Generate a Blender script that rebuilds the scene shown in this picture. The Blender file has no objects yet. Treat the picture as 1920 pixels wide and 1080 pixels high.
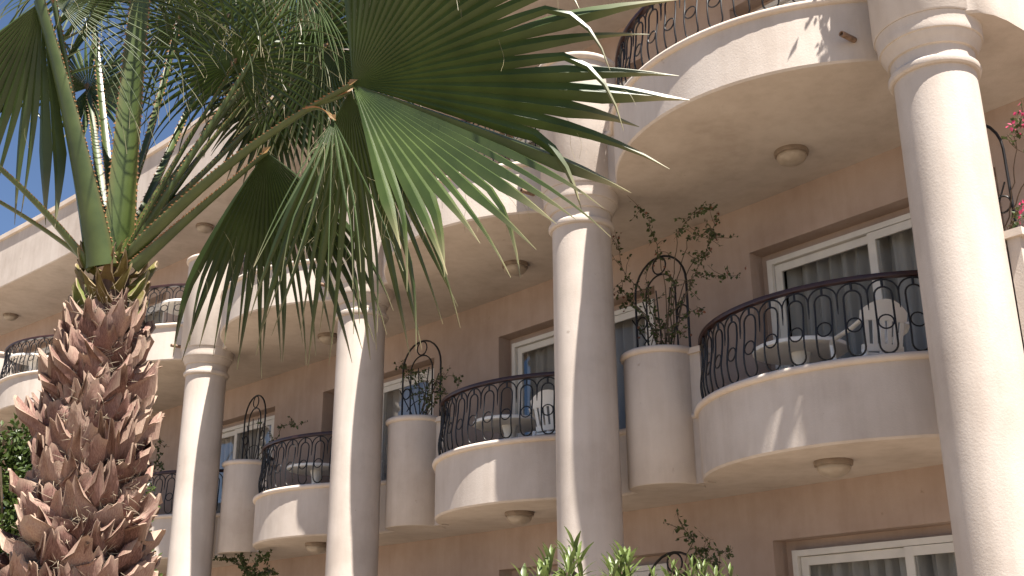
import bpy, math, random
import numpy as np
from mathutils import Vector, Matrix

# ------------------------------------------------------------------ camera, sky, sun, exposure
scn = bpy.context.scene
col = scn.collection
PITCH = math.radians(19.14)
ROLL = math.radians(0.36)
cam_d = bpy.data.cameras.new('camera')
cam_d.sensor_width = 36.0
cam_d.lens = 2070.0 / 1920.0 * 36.0
cam_d.clip_start = 0.05
cam_d.clip_end = 3000.0
cam = bpy.data.objects.new('camera', cam_d)
col.objects.link(cam)
CAMH = 1.6
cam.matrix_world = Matrix.Translation((0, 0, CAMH)) @ Matrix.Rotation(math.pi / 2 + PITCH, 4, 'X') @ Matrix.Rotation(-ROLL, 4, 'Z')
scn.camera = cam

SUN_EL = math.radians(66.0)
SUN_AZ = math.radians(76.0)      # from the facade's outward normal towards its right end
T0 = math.radians(38.9)          # heading of the facade at the corner column
L = 4.1584                       # bay length, column to column
KAP = math.radians(2.0) / L      # the facade bends gently
_n = np.array([-math.cos(T0), -math.sin(T0)])
_r = np.array([math.sin(T0), -math.cos(T0)])
sh = math.cos(SUN_AZ) * _n + math.sin(SUN_AZ) * _r
SUN = Vector((sh[0] * math.cos(SUN_EL), sh[1] * math.cos(SUN_EL), math.sin(SUN_EL)))

world = bpy.data.worlds.new('World')
scn.world = world
world.use_nodes = True
wn = world.node_tree
wn.nodes.clear()
wo = wn.nodes.new('ShaderNodeOutputWorld')
bg = wn.nodes.new('ShaderNodeBackground')
sky = wn.nodes.new('ShaderNodeTexSky')
sky.sky_type = 'NISHITA'
sky.sun_disc = False
sky.sun_elevation = SUN_EL
sky.sun_rotation = math.atan2(SUN.x, SUN.y)
sky.air_density = 0.75
sky.dust_density = 0.1
sky.altitude = 1500.0
sky.ozone_density = 1.5
bg.inputs['Strength'].default_value = 0.05
wn.links.new(sky.outputs[0], bg.inputs['Color'])
wn.links.new(bg.outputs[0], wo.inputs['Surface'])

sun_d = bpy.data.lights.new('sun', 'SUN')
sun_d.energy = 5.0
sun_d.angle = math.radians(0.53)
sun_d.color = (1.0, 0.94, 0.86)
sun = bpy.data.objects.new('sun', sun_d)
col.objects.link(sun)
sun.rotation_euler = SUN.to_track_quat('Z', 'Y').to_euler()
sun.location = (0, 0, 30)

scn.view_settings.view_transform = 'Standard'
scn.view_settings.look = 'None'
scn.view_settings.exposure = 1.78
scn.view_settings.gamma = 1.0
scn.render.engine = 'CYCLES'

# ------------------------------------------------------------------ facade coordinates
# s runs along the line of columns (to the left), d outwards, z up
C1 = np.array([3.72, 8.56]) * 0.92


def head(s):
    return T0 + KAP * s


def P2(s):
    b = head(s)
    return C1 + np.array([(math.cos(b) - math.cos(T0)) / KAP, (math.sin(b) - math.sin(T0)) / KAP])


def W(s, d, z):
    t = head(s)
    q = P2(s) + d * np.array([-math.cos(t), -math.sin(t)])
    return (float(q[0]), float(q[1]), float(z))


def at(px, py, D):
    """a point D metres in front of the camera's foot, along the ray of a photograph position"""
    u0 = px - 960.0
    v0 = 540.0 - py
    u = u0 * math.cos(ROLL) + v0 * math.sin(ROLL)
    v = -u0 * math.sin(ROLL) + v0 * math.cos(ROLL)
    f = 2070.0
    fw = f * math.cos(PITCH) - v * math.sin(PITCH)
    up = f * math.sin(PITCH) + v * math.cos(PITCH)
    return Vector((u / fw * D, D, CAMH + up / fw * D))


# ------------------------------------------------------------------ mesh helpers
class MB:
    def __init__(self):
        self.v = []
        self.f = []
        self.a = []          # one float per vertex

    def add(self, vs, fs, a=0.0):
        o = len(self.v)
        self.v.extend([tuple(p) for p in vs])
        self.f.extend([tuple(i + o for i in q) for q in fs])
        if isinstance(a, (int, float)):
            self.a.extend([a] * len(vs))
        else:
            self.a.extend(a)

    def grid(self, rows, closed=False, a=None):
        n = len(rows[0])
        vs = [p for r in rows for p in r]
        fs = []
        for i in range(len(rows) - 1):
            for j in range(n - (0 if closed else 1)):
                k = (j + 1) % n
                fs.append((i * n + j, i * n + k, (i + 1) * n + k, (i + 1) * n + j))
        self.add(vs, fs, 0.0 if a is None else a)

    def hexa(self, c):
        self.add(c, [(0, 1, 2, 3), (7, 6, 5, 4), (0, 4, 5, 1), (1, 5, 6, 2), (2, 6, 7, 3), (3, 7, 4, 0)])

    def boxsd(self, s0, s1, d0, d1, z0, z1):
        self.hexa([W(s0, d0, z0), W(s1, d0, z0), W(s1, d1, z0), W(s0, d1, z0),
                   W(s0, d0, z1), W(s1, d0, z1), W(s1, d1, z1), W(s0, d1, z1)])

    def box(self, x0, x1, y0, y1, z0, z1):
        self.hexa([(x0, y0, z0), (x1, y0, z0), (x1, y1, z0), (x0, y1, z0), (x0, y0, z1), (x1, y0, z1), (x1, y1, z1), (x0, y1, z1)])

    def tube(self, pts, r, n=6, closed=False, flat=1.0, a=0.0):
        pts = [Vector(p) for p in pts]
        m = len(pts)
        rs = r if hasattr(r, '__len__') else [r] * m
        rows = []
        ref = None
        for i in range(m):
            if closed:
                t = pts[(i + 1) % m] - pts[i - 1]
            else:
                t = pts[min(i + 1, m - 1)] - pts[max(i - 1, 0)]
            if t.length < 1e-9:
                t = Vector((0, 0, 1))
            t.normalize()
            if ref is None:
                ref = Vector((0, 0, 1)) if abs(t.z) < 0.9 else Vector((0, 1, 0))
            x = t.cross(ref)
            if x.length < 1e-4:
                x = t.orthogonal()
            x.normalize()
            y = x.cross(t).normalized()
            ref = y
            rows.append([pts[i] + x * (rs[i] * math.cos(k * 2 * math.pi / n)) + y * (rs[i] * flat * math.sin(k * 2 * math.pi / n)) for k in range(n)])
        if closed:
            rows.append(rows[0])
        o = len(self.v)
        self.grid(rows, closed=True, a=[a] * (len(rows) * n))
        if not closed:
            self.f.append(tuple(o + k for k in range(n)))
            self.f.append(tuple(o + (len(rows) - 1) * n + k for k in reversed(range(n))))

    def lathe(self, cx, cy, prof, n=48, a0=0.0):
        rows = []
        for r, z in prof:
            rows.append([(cx + r * math.cos(a0 + 2 * math.pi * k / n), cy + r * math.sin(a0 + 2 * math.pi * k / n), z) for k in range(n)])
        o = len(self.v)
        self.grid(rows, closed=True)
        self.f.append(tuple(o + k for k in reversed(range(n))))
        self.f.append(tuple(o + (len(prof) - 1) * n + k for k in range(n)))

    def mesh(self, name, mat, smooth=40, attr=None):
        me = bpy.data.meshes.new(name)
        me.from_pydata(self.v, [], self.f)
        me.update()
        if mat:
            me.materials.append(mat)
        if smooth:
            me.polygons.foreach_set('use_smooth', [True] * len(me.polygons))
            me.set_sharp_from_angle(angle=math.radians(smooth))
        if attr:
            at_ = me.attributes.new(attr, 'FLOAT', 'POINT')
            at_.data.foreach_set('value', np.array(self.a, dtype=np.float32))
        return me

    def build(self, name, mat, parent=None, smooth=40, attr=None, origin=None):
        """link as one object; vertices are in world space, moved into the parent's space"""
        o = Vector((0, 0, 0))
        if origin is not None:
            o = Vector(origin)
        elif parent is not None:
            o = wloc(parent)
        ox, oy, oz = o
        self.v = [(p[0] - ox, p[1] - oy, p[2] - oz) for p in self.v]
        ob = bpy.data.objects.new(name, self.mesh(name, mat, smooth, attr))
        col.objects.link(ob)
        if parent is not None:
            ob.parent = parent
            if origin is not None:
                ob.location = o - wloc(parent)
        else:
            ob.location = o
        return ob


def wloc(o):
    l = Vector((0, 0, 0))
    while o is not None:
        l += o.location
        o = o.parent
    return l


def thing(name, label, cat, loc, group=None):
    o = bpy.data.objects.new(name, None)
    o.empty_display_size = 0.2
    col.objects.link(o)
    o.location = loc
    o['label'] = label
    o['category'] = cat
    if group:
        o['group'] = group
    return o


def tag(o, label, cat, group=None):
    o['label'] = label
    o['category'] = cat
    if group:
        o['group'] = group
    return o


def inst(name, me, parent, loc, rot=None, scale=None):
    """an object that shares mesh data, placed in world space under its parent"""
    o = bpy.data.objects.new(name, me)
    col.objects.link(o)
    o.parent = parent
    o.location = Vector(loc) - wloc(parent)
    if rot is not None:
        o.rotation_euler = rot
    if scale is not None:
        o.scale = scale
    return o


# ------------------------------------------------------------------ materials
def new_mat(name):
    m = bpy.data.materials.new(name)
    m.use_nodes = True
    nt = m.node_tree
    b = nt.nodes['Principled BSDF']
    return m, nt, b


def N(nt, typ, **kw):
    n = nt.nodes.new(typ)
    for k, v in kw.items():
        if hasattr(n, k):
            setattr(n, k, v)
        else:
            n.inputs[k].default_value = v
    return n


def ramp(nt, fac, stops):
    r = nt.nodes.new('ShaderNodeValToRGB')
    e = r.color_ramp.elements
    while len(e) > 1:
        e.remove(e[-1])
    e[0].position = stops[0][0]
    e[0].color = (*stops[0][1], 1)
    for p, c in stops[1:]:
        x = e.new(p)
        x.color = (*c, 1)
    nt.links.new(fac, r.inputs[0])
    return r


def plaster(name, c0, c1, c2, bump=0.25):
    m, nt, b = new_mat(name)
    lk = nt.links.new
    tc = nt.nodes.new('ShaderNodeTexCoord')
    n1 = N(nt, 'ShaderNodeTexNoise', Scale=1.3, Detail=6.0, Roughness=0.62)
    lk(tc.outputs['Object'], n1.inputs['Vector'])
    r1 = ramp(nt, n1.outputs['Fac'], [(0.32, c0), (0.52, c1), (0.72, c2)])
    # run-down weather stains: stretched along z
    mp = N(nt, 'ShaderNodeMapping')
    mp.inputs['Scale'].default_value = (4.5, 4.5, 0.55)
    lk(tc.outputs['Object'], mp.inputs['Vector'])
    n2 = N(nt, 'ShaderNodeTexNoise', Scale=1.6, Detail=5.0, Roughness=0.6)
    lk(mp.outputs[0], n2.inputs['Vector'])
    r2 = ramp(nt, n2.outputs['Fac'], [(0.34, (0.86, 0.84, 0.82)), (0.58, (1, 1, 1))])
    mx = N(nt, 'ShaderNodeMixRGB', blend_type='MULTIPLY')
    mx.inputs[0].default_value = 0.55
    lk(r1.outputs[0], mx.inputs[1])
    lk(r2.outputs[0], mx.inputs[2])
    # small dirt specks
    n4 = N(nt, 'ShaderNodeTexNoise', Scale=9.0, Detail=3.0, Roughness=0.5)
    lk(tc.outputs['Object'], n4.inputs['Vector'])
    r4 = ramp(nt, n4.outputs['Fac'], [(0.20, (0.55, 0.50, 0.46)), (0.27, (1, 1, 1))])
    mx2 = N(nt, 'ShaderNodeMixRGB', blend_type='MULTIPLY')
    mx2.inputs[0].default_value = 0.6
    lk(mx.outputs[0], mx2.inputs[1])
    lk(r4.outputs[0], mx2.inputs[2])
    lk(mx2.outputs[0], b.inputs['Base Color'])
    b.inputs['Roughness'].default_value = 0.9
    b.inputs['Specular IOR Level'].default_value = 0.2
    n3 = N(nt, 'ShaderNodeTexNoise', Scale=55.0, Detail=4.0, Roughness=0.65)
    lk(tc.outputs['Object'], n3.inputs['Vector'])
    n5 = N(nt, 'ShaderNodeTexNoise', Scale=7.0, Detail=3.0, Roughness=0.5)
    lk(tc.outputs['Object'], n5.inputs['Vector'])
    ad = N(nt, 'ShaderNodeMath', operation='MULTIPLY_ADD')
    lk(n5.outputs['Fac'], ad.inputs[0])
    ad.inputs[1].default_value = 0.5
    lk(n3.outputs['Fac'], ad.inputs[2])
    bp = N(nt, 'ShaderNodeBump', Strength=bump, Distance=0.012)
    lk(ad.outputs[0], bp.inputs['Height'])
    lk(bp.outputs[0], b.inputs['Normal'])
    return m


M_PLASTER = plaster('cream_plaster', (0.42, 0.362, 0.315), (0.485, 0.425, 0.375), (0.525, 0.467, 0.416), 0.19)
M_WALL = plaster('pink_plaster', (0.335, 0.250, 0.205), (0.385, 0.295, 0.245), (0.42, 0.328, 0.277), 0.2)
M_COPING = plaster('coping_plaster', (0.50, 0.42, 0.355), (0.55, 0.475, 0.41), (0.58, 0.51, 0.445), 0.15)


def plain(name, c, rough=0.5, metal=0.0, spec=0.5, var=0.12, scale=12.0, bump=0.0):
    m, nt, b = new_mat(name)
    tc = nt.nodes.new('ShaderNodeTexCoord')
    n = N(nt, 'ShaderNodeTexNoise', Scale=scale, Detail=4.0)
    nt.links.new(tc.outputs['Object'], n.inputs['Vector'])
    lo = tuple(x * (1 - var) for x in c)
    hi = tuple(min(1, x * (1 + var)) for x in c)
    r = ramp(nt, n.outputs['Fac'], [(0.3, lo), (0.7, hi)])
    nt.links.new(r.outputs[0], b.inputs['Base Color'])
    b.inputs['Roughness'].default_value = rough
    b.inputs['Metallic'].default_value = metal
    b.inputs['Specular IOR Level'].default_value = spec
    if bump:
        bp = N(nt, 'ShaderNodeBump', Strength=bump, Distance=0.005)
        nt.links.new(n.outputs['Fac'], bp.inputs['Height'])
        nt.links.new(bp.outputs[0], b.inputs['Normal'])
    return m


M_IRON = plain('black_wrought_iron', (0.008, 0.007, 0.007), 0.45, 0.0, 0.4, 0.3, 30)
M_RAIL = plain('dark_red_handrail', (0.03, 0.012, 0.010), 0.4, 0.0, 0.4, 0.3, 20)
M_FRAME = plain('white_door_frame', (0.60, 0.57, 0.52), 0.45, 0.0, 0.4, 0.06, 6)
M_PLASTIC = plain('white_plastic', (0.78, 0.77, 0.74), 0.35, 0.0, 0.5, 0.04, 6)
M_LAMP = plain('lamp_glass_shade', (0.33, 0.275, 0.22), 0.3, 0.0, 0.5, 0.12, 14)
M_LAMPBASE = plain('lamp_base', (0.22, 0.17, 0.13), 0.5, 0.0, 0.4, 0.12, 14)
M_PIPE = plain('rusty_pipe', (0.20, 0.13, 0.09), 0.7, 0.0, 0.3, 0.3, 20)
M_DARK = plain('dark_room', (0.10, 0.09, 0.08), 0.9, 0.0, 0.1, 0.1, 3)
M_SOIL = plain('soil', (0.07, 0.05, 0.035), 0.95, 0.0, 0.1, 0.4, 20)
M_GROUND = plain('pale_paving', (0.225, 0.182, 0.137), 0.9, 0.0, 0.2, 0.12, 0.8)

# curtain
M_CURTAIN, nt, b = new_mat('grey_curtain')
b.inputs['Base Color'].default_value = (0.50, 0.48, 0.44, 1)
b.inputs['Roughness'].default_value = 0.95

# window glass: clear, tinted, mirror-like at grazing angles
M_GLASS, nt, b = new_mat('window_glass')
nt.nodes.remove(b)
out = nt.nodes['Material Output']
tr = N(nt, 'ShaderNodeBsdfTransparent')
tr.inputs[0].default_value = (0.70, 0.71, 0.72, 1)
gl = N(nt, 'ShaderNodeBsdfGlossy', Roughness=0.02)
gl.inputs[0].default_value = (0.9, 0.92, 0.95, 1)
fr = N(nt, 'ShaderNodeFresnel', IOR=1.36)
mxs = N(nt, 'ShaderNodeMixShader')
fm = N(nt, 'ShaderNodeMath', operation='MULTIPLY')
fm.inputs[1].default_value = 0.14
nt.links.new(fr.outputs[0], fm.inputs[0])
nt.links.new(fm.outputs[0], mxs.inputs[0])
nt.links.new(tr.outputs[0], mxs.inputs[1])
nt.links.new(gl.outputs[0], mxs.inputs[2])
nt.links.new(mxs.outputs[0], out.inputs['Surface'])


def leafmat(name, c_lo, c_hi, tipc=None, rough=0.42, transl=0.3, spec=0.4, scale=8.0, objvar=True):
    m, nt, b = new_mat(name)
    lk = nt.links.new
    tc = nt.nodes.new('ShaderNodeTexCoord')
    n = N(nt, 'ShaderNodeTexNoise', Scale=scale, Detail=3.0)
    lk(tc.outputs['Object'], n.inputs['Vector'])
    r = ramp(nt, n.outputs['Fac'], [(0.3, c_lo), (0.7, c_hi)])
    last = r.outputs[0]
    if tipc:
        atn = N(nt, 'ShaderNodeAttribute', attribute_name='tip')
        mx = N(nt, 'ShaderNodeMixRGB')
        lk(atn.outputs['Fac'], mx.inputs[0])
        lk(last, mx.inputs[1])
        mx.inputs[2].default_value = (*tipc, 1)
        last = mx.outputs[0]
    if objvar:
        oi = nt.nodes.new('ShaderNodeObjectInfo')
        hs = nt.nodes.new('ShaderNodeHueSaturation')
        mr = N(nt, 'ShaderNodeMapRange')
        lk(oi.outputs['Random'], mr.inputs[0])
        mr.inputs[3].default_value = 0.75
        mr.inputs[4].default_value = 1.25
        lk(mr.outputs[0], hs.inputs['Value'])
        lk(last, hs.inputs['Color'])
        last = hs.outputs[0]
    lk(last, b.inputs['Base Color'])
    b.inputs['Roughness'].default_value = rough
    b.inputs['Specular IOR Level'].default_value = spec
    out = nt.nodes['Material Output']
    tl = nt.nodes.new('ShaderNodeBsdfTranslucent')
    lk(last, tl.inputs['Color'])
    ms = N(nt, 'ShaderNodeMixShader')
    ms.inputs[0].default_value = transl
    lk(b.outputs[0], ms.inputs[1])
    lk(tl.outputs[0], ms.inputs[2])
    lk(ms.outputs[0], out.inputs['Surface'])
    return m


M_FROND = leafmat('palm_blade', (0.023, 0.040, 0.008), (0.045, 0.070, 0.016), (0.34, 0.29, 0.18), 0.38, 0.16, 0.42, 5.0)
M_PETIOLE = leafmat('palm_petiole', (0.034, 0.052, 0.010), (0.062, 0.085, 0.020), (0.28, 0.13, 0.06), 0.4, 0.05, 0.5, 9.0)
M_HEDGE = leafmat('hedge_leaf', (0.025, 0.045, 0.010), (0.075, 0.105, 0.022), None, 0.4, 0.3, 0.4, 3.0, False)
M_SHRUB = leafmat('shrub_leaf', (0.08, 0.115, 0.03), (0.165, 0.21, 0.065), None, 0.4, 0.35, 0.4, 6.0)
M_VINE = leafmat('vine_leaf', (0.035, 0.05, 0.018), (0.075, 0.10, 0.03), None, 0.5, 0.25, 0.3, 6.0, False)
M_BRACT = leafmat('pink_bract', (0.50, 0.05, 0.14), (0.65, 0.10, 0.22), None, 0.6, 0.4, 0.2, 9.0, False)
M_DRYBRACT = leafmat('dry_bract', (0.17, 0.075, 0.05), (0.24, 0.11, 0.07), None, 0.6, 0.4, 0.2, 9.0, False)
M_STEM = plain('woody_stem', (0.11, 0.08, 0.055), 0.85, 0, 0.2, 0.25, 30)
M_STRAND = plain('pale_fibre', (0.30, 0.24, 0.17), 0.7, 0, 0.3, 0.15, 20)


def bootmat(name, stops, bump=0.5):
    m, nt, b = new_mat(name)
    lk = nt.links.new
    tc = nt.nodes.new('ShaderNodeTexCoord')
    mp = N(nt, 'ShaderNodeMapping')
    mp.inputs['Scale'].default_value = (28, 28, 4)
    lk(tc.outputs['Object'], mp.inputs['Vector'])
    oi = nt.nodes.new('ShaderNodeObjectInfo')
    n = N(nt, 'ShaderNodeTexNoise', Scale=1.6, Detail=5.0, Roughness=0.65)
    lk(mp.outputs[0], n.inputs['Vector'])
    ma = N(nt, 'ShaderNodeMath', operation='MULTIPLY_ADD')
    lk(oi.outputs['Random'], ma.inputs[0])
    ma.inputs[1].default_value = 0.55
    sb = N(nt, 'ShaderNodeMath', operation='SUBTRACT')
    lk(n.outputs['Fac'], sb.inputs[0])
    sb.inputs[1].default_value = 0.27
    lk(sb.outputs[0], ma.inputs[2])
    r = ramp(nt, ma.outputs[0], stops)
    atn = N(nt, 'ShaderNodeAttribute', attribute_name='tip')
    mx = N(nt, 'ShaderNodeMixRGB')
    lk(atn.outputs['Fac'], mx.inputs[0])
    lk(r.outputs[0], mx.inputs[1])
    mx.inputs[2].default_value = (0.34, 0.25, 0.185, 1)
    lk(mx.outputs[0], b.inputs['Base Color'])
    b.inputs['Roughness'].default_value = 0.75
    b.inputs['Specular IOR Level'].default_value = 0.25
    bp = N(nt, 'ShaderNodeBump', Strength=bump, Distance=0.006)
    lk(n.outputs['Fac'], bp.inputs['Height'])
    lk(bp.outputs[0], b.inputs['Normal'])
    return m


M_BOOT = bootmat('dry_leaf_base', [(0.05, (0.040, 0.017, 0.012)), (0.25, (0.115, 0.056, 0.043)), (0.45, (0.20, 0.110, 0.088)), (0.68, (0.29, 0.185, 0.145)), (1.0, (0.40, 0.30, 0.23))])
M_GREENBOOT = bootmat('green_leaf_base', [(0.1, (0.12, 0.065, 0.03)), (0.45, (0.14, 0.115, 0.035)), (0.8, (0.13, 0.16, 0.04)), (1.0, (0.22, 0.20, 0.08))], 0.3)
M_TRUNK = bootmat('palm_trunk', [(0.1, (0.05, 0.03, 0.02)), (0.6, (0.13, 0.075, 0.05)), (1.0, (0.22, 0.14, 0.10))])

# ------------------------------------------------------------------ ground
g = MB()
g.add([(-600, -600, 0), (600, -600, 0), (600, 600, 0), (-600, 600, 0)], [(0, 1, 2, 3)])
go = g.build('ground', M_GROUND, None, 0)
go['kind'] = 'structure'

# ------------------------------------------------------------------ the hotel building
DW = -1.55                      # wall plane
DF = -1.72                      # door plane
FL = {1: 0.63, 2: 3.72, 3: 6.81}
SOF = {1: 3.32, 2: 6.46, 3: 9.58}        # ceiling over the storey
SLB = {1: 0.25, 2: 3.32, 3: 6.46}        # underside of the storey's balcony slab
PAR = {1: 0.93, 2: 4.01, 3: 7.09}        # top of the parapet
NB = 7                          # bays
hotel = thing('hotel_building', 'cream plastered hotel with round columns and bowed balconies on three storeys', 'building', W(0, DW, 0))

# walls, one panel per bay and storey, with the door recess cut in
OP0, OP1 = 0.36, 3.14
wall = MB()


def wq(s0, s1, d0, d1, z0, z1):
    wall.add([W(s0, d0, z0), W(s1, d1, z0), W(s1, d1, z1), W(s0, d0, z1)], [(0, 1, 2, 3)])


for fl in (1, 2, 3):
    z0 = FL[fl] - 0.35
    z1 = SOF[fl] + 0.2
    zt = FL[fl] + 2.19
    wq(-3.5, 0.0, DW, DW, z0, z1)
    for k in range(NB):
        b0 = k * L
        wq(b0, b0 + OP0, DW, DW, z0, z1)
        wq(b0 + OP1, b0 + L, DW, DW, z0, z1)
        wq(b0 + OP0, b0 + OP1, DW, DW, zt, z1)
        wq(b0 + OP0, b0 + OP0, DF - 0.06, DW, z0, zt)
        wq(b0 + OP1, b0 + OP1, DW, DF - 0.06, z0, zt)
        wall.add([W(b0 + OP0, DW, zt), W(b0 + OP1, DW, zt), W(b0 + OP1, DF - 0.06, zt), W(b0 + OP0, DF - 0.06, zt)], [(0, 1, 2, 3)])
        # narrow cheeks beside and above the frame
        wq(b0 + OP0, b0 + 0.50, DF - 0.05, DF - 0.05, z0, zt)
        wq(b0 + 3.02, b0 + OP1, DF - 0.05, DF - 0.05, z0, zt)
        wall.add([W(b0 + 0.50, DF - 0.05, FL[fl] + 2.08), W(b0 + 3.02, DF - 0.05, FL[fl] + 2.08), W(b0 + 3.02, DF - 0.05, zt), W(b0 + 0.50, DF - 0.05, zt)], [(0, 1, 2, 3)])
wall.build('wall', M_WALL, hotel, 0)
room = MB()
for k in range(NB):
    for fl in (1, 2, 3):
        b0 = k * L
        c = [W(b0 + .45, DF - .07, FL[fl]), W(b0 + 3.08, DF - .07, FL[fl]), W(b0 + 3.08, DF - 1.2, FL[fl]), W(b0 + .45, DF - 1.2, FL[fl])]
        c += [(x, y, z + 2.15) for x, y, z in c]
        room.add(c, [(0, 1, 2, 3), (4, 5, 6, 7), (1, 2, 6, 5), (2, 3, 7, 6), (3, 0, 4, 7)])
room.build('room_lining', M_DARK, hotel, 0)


def arc_pts(s0, s1, d0, apex, n=26):
    hc = (s1 - s0) / 2
    sg = apex - d0
    R = (hc * hc + sg * sg) / (2 * sg)
    th = math.asin(hc / R)
    sc = (s0 + s1) / 2
    return [(sc - R * math.sin(th * (1 - 2 * i / n)), d0 - (R - sg) + R * math.cos(th * (1 - 2 * i / n))) for i in range(n + 1)]


BOW = {3: (0.45, 3.62, 0.0, 0.69), 2: (0.36, 3.22, -0.62, 0.08), 1: (0.36, 3.22, -0.62, 0.08)}


def offset(pl, n):
    out = []
    for i, (s, d) in enumerate(pl):
        a = pl[max(i - 1, 0)]
        b = pl[min(i + 1, len(pl) - 1)]
        tx, ty = b[0] - a[0], b[1] - a[1]
        l = math.hypot(tx, ty)
        out.append((s - ty / l * n, d + tx / l * n))
    return out


def balcony(k, fl):
    b0 = k * L
    s0, s1, d0, ap = BOW[fl]
    up = 0.0
    if k == 0 and fl == 3:
        s0, ap, up = 0.40, 0.76, 0.0
    lo = 0.0
    if k == 0:
        lo = {3: -0.55, 2: -0.30, 1: -0.30}[fl]
    pl = [(b0 + lo, d0)] + ([(b0, d0)] if k == 0 else [])
    if k == 0 and fl == 3:
        pl = [(-.565, DW + .02), (-.56, -.9), (-.555, -.5), (-.545, -.22), (-.52, -.06), (-.47, .06), (-.40, .13), (-.3, .16), (0, .16)]
    pl = pl + [(b0 + s0 - 0.001, d0)]
    pl += [(b0 + s, d) for s, d in arc_pts(s0, s1, d0, ap)] + [(b0 + s1 + 0.001, d0), (b0 + L, d0)]
    ins = offset(pl, -0.11)
    ins = [(min(max(a[0], b0 + lo), b0 + L), a[1]) for a in ins]
    m = MB()
    rows = []
    zb, zt, zf = SLB[fl] + up, PAR[fl] - 0.05 + up, FL[fl]
    for (s, d), (si, di) in zip(pl, ins):
        rows.append([W(s, DW, zb), W(s, d - 0.02, zb), W(s, d, zb + 0.02), W(s, d, zt), W(si, di, zt), W(si, di, zf), W(si, DW, zf)])
    m.grid(rows)
    part = m.build('balcony', M_PLASTER, hotel, 35)
    # coping: a rounded lip all along the parapet
    prof = [(-0.125, zt), (-0.125, zt + 0.04), (-0.11, zt + 0.055), (0.02, zt + 0.055), (0.036, zt + 0.045), (0.042, zt + 0.025), (0.036, zt + 0.005), (0.02, zt - 0.006), (0.0, zt - 0.008)]
    offs = [offset(pl, n) for n, z in prof]
    rows = [[W(offs[j][i][0], offs[j][i][1], prof[j][1]) for j in range(len(prof))] for i in range(len(pl))]
    c = MB()
    c.grid(rows)
    c.build('coping', M_COPING, part, 50)
    return pl


OUT = {}
for k in range(NB):
    for fl in (1, 2, 3):
        OUT[(k, fl)] = balcony(k, fl)

# closed end of the slabs beyond the corner column
for fl, s_, dd in ((2, -0.30, -0.14),):
    m = MB()
    zt = {3: 7.05, 2: 4.64}[fl]
    m.boxsd(s_ - 0.10, s_ - 0.002, DW + 0.002, dd, SLB[fl] - 0.004, zt)
    p_ = m.build('end_parapet', M_PLASTER, hotel, 0)
    c = MB()
    c.boxsd(s_ - 0.14, s_ + 0.05, DW + 0.004, dd + 0.035, zt, zt + 0.06)
    c.build('coping', M_COPING, p_, 0)


def lathe_sd(s, d, prof, n=56):
    m = MB()
    x, y, _ = W(s, d, 0)
    m.lathe(x, y, prof, n)
    return m


# columns: shaft, capital, and the round planter drum that each one carries on the top storey
for k in range(NB + 1):
    s = k * L
    sh_ = lathe_sd(s, 0, [(0.40, 0.0), (0.40, 0.22), (0.36, 0.27), (0.332, 0.32), (0.328, 2.0), (0.322, 4.2), (0.316, 6.07)])
    colm = sh_.build('column', M_PLASTER, hotel, 40)
    cap = lathe_sd(s, 0, [(0.30, 6.06), (0.338, 6.062), (0.352, 6.075), (0.357, 6.095), (0.354, 6.118), (0.342, 6.132), (0.326, 6.136),
                          (0.325, 6.235), (0.345, 6.24), (0.352, 6.262), (0.366, 6.30), (0.384, 6.325), (0.388, 6.345), (0.40, 6.348), (0.405, 6.365), (0.405, 6.40),
                          (0.41, 6.455), (0.418, 6.485), (0.30, 6.49)])
    cap.build('capital', M_PLASTER, colm, 30)
    dr = lathe_sd(s, 0, [(0.30, 6.486), (0.424, 6.487), (0.432, 6.50), (0.430, 7.965), (0.36, 7.966)])
    dro = dr.build('planter', M_PLASTER, hotel, 40)
    rim = lathe_sd(s, 0, [(0.36, 7.90), (0.36, 8.02), (0.372, 8.035), (0.45, 8.035), (0.466, 8.02), (0.47, 8.0), (0.466, 7.98), (0.45, 7.965), (0.43, 7.962)])
    rim.f = rim.f[:-2]
    rim.build('coping', M_COPING, dro, 50)
    so = lathe_sd(s, 0, [(0.365, 7.88), (0.30, 7.93), (0.05, 7.95)], 24)
    so.build('soil', M_SOIL, dro, 60)

# round planters of the lower storeys, tucked behind the columns
PC = (-0.50, -0.60)
for fl in (1, 2):
    dz = FL[fl] - FL[2]
    for k in range(0, NB + 1):
        s, d = k * L + PC[0], PC[1]
        if k == 0:
            s, d = 0.10, -0.52
        zb = SLB[fl] - 0.012
        m = lathe_sd(s, d, [(0.375, zb), (0.385, zb + 0.012), (0.385, 4.63 + dz), (0.31, 4.632 + dz)])
        po = m.build('planter', M_PLASTER, hotel, 40)
        rim = lathe_sd(s, d, [(0.31, 4.52 + dz), (0.31, 4.68 + dz), (0.322, 4.695 + dz), (0.40, 4.695 + dz), (0.416, 4.68 + dz), (0.42, 4.66 + dz), (0.414, 4.64 + dz), (0.40, 4.628 + dz), (0.385, 4.625 + dz)])
        rim.f = rim.f[:-2]
        rim.build('coping', M_COPING, po, 50)
        so = lathe_sd(s, d, [(0.315, 4.50 + dz), (0.25, 4.56 + dz), (0.05, 4.58 + dz)], 24)
        so.build('soil', M_SOIL, po, 60)
        if k > 0:
            # short straight piece of wall between planter and bowed balcony
            m = MB()
            m.boxsd(k * L - 1.02, k * L - 0.84, -0.72, -0.60, zb + 0.004, 4.615 + dz)
            lw = m.build('link_wall', M_PLASTER, hotel, 0)
            m = MB()
            m.boxsd(k * L - 1.05, k * L - 0.83, -0.75, -0.57, 4.615 + dz, 4.675 + dz)
            m.build('coping', M_COPING, lw, 0)

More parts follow.
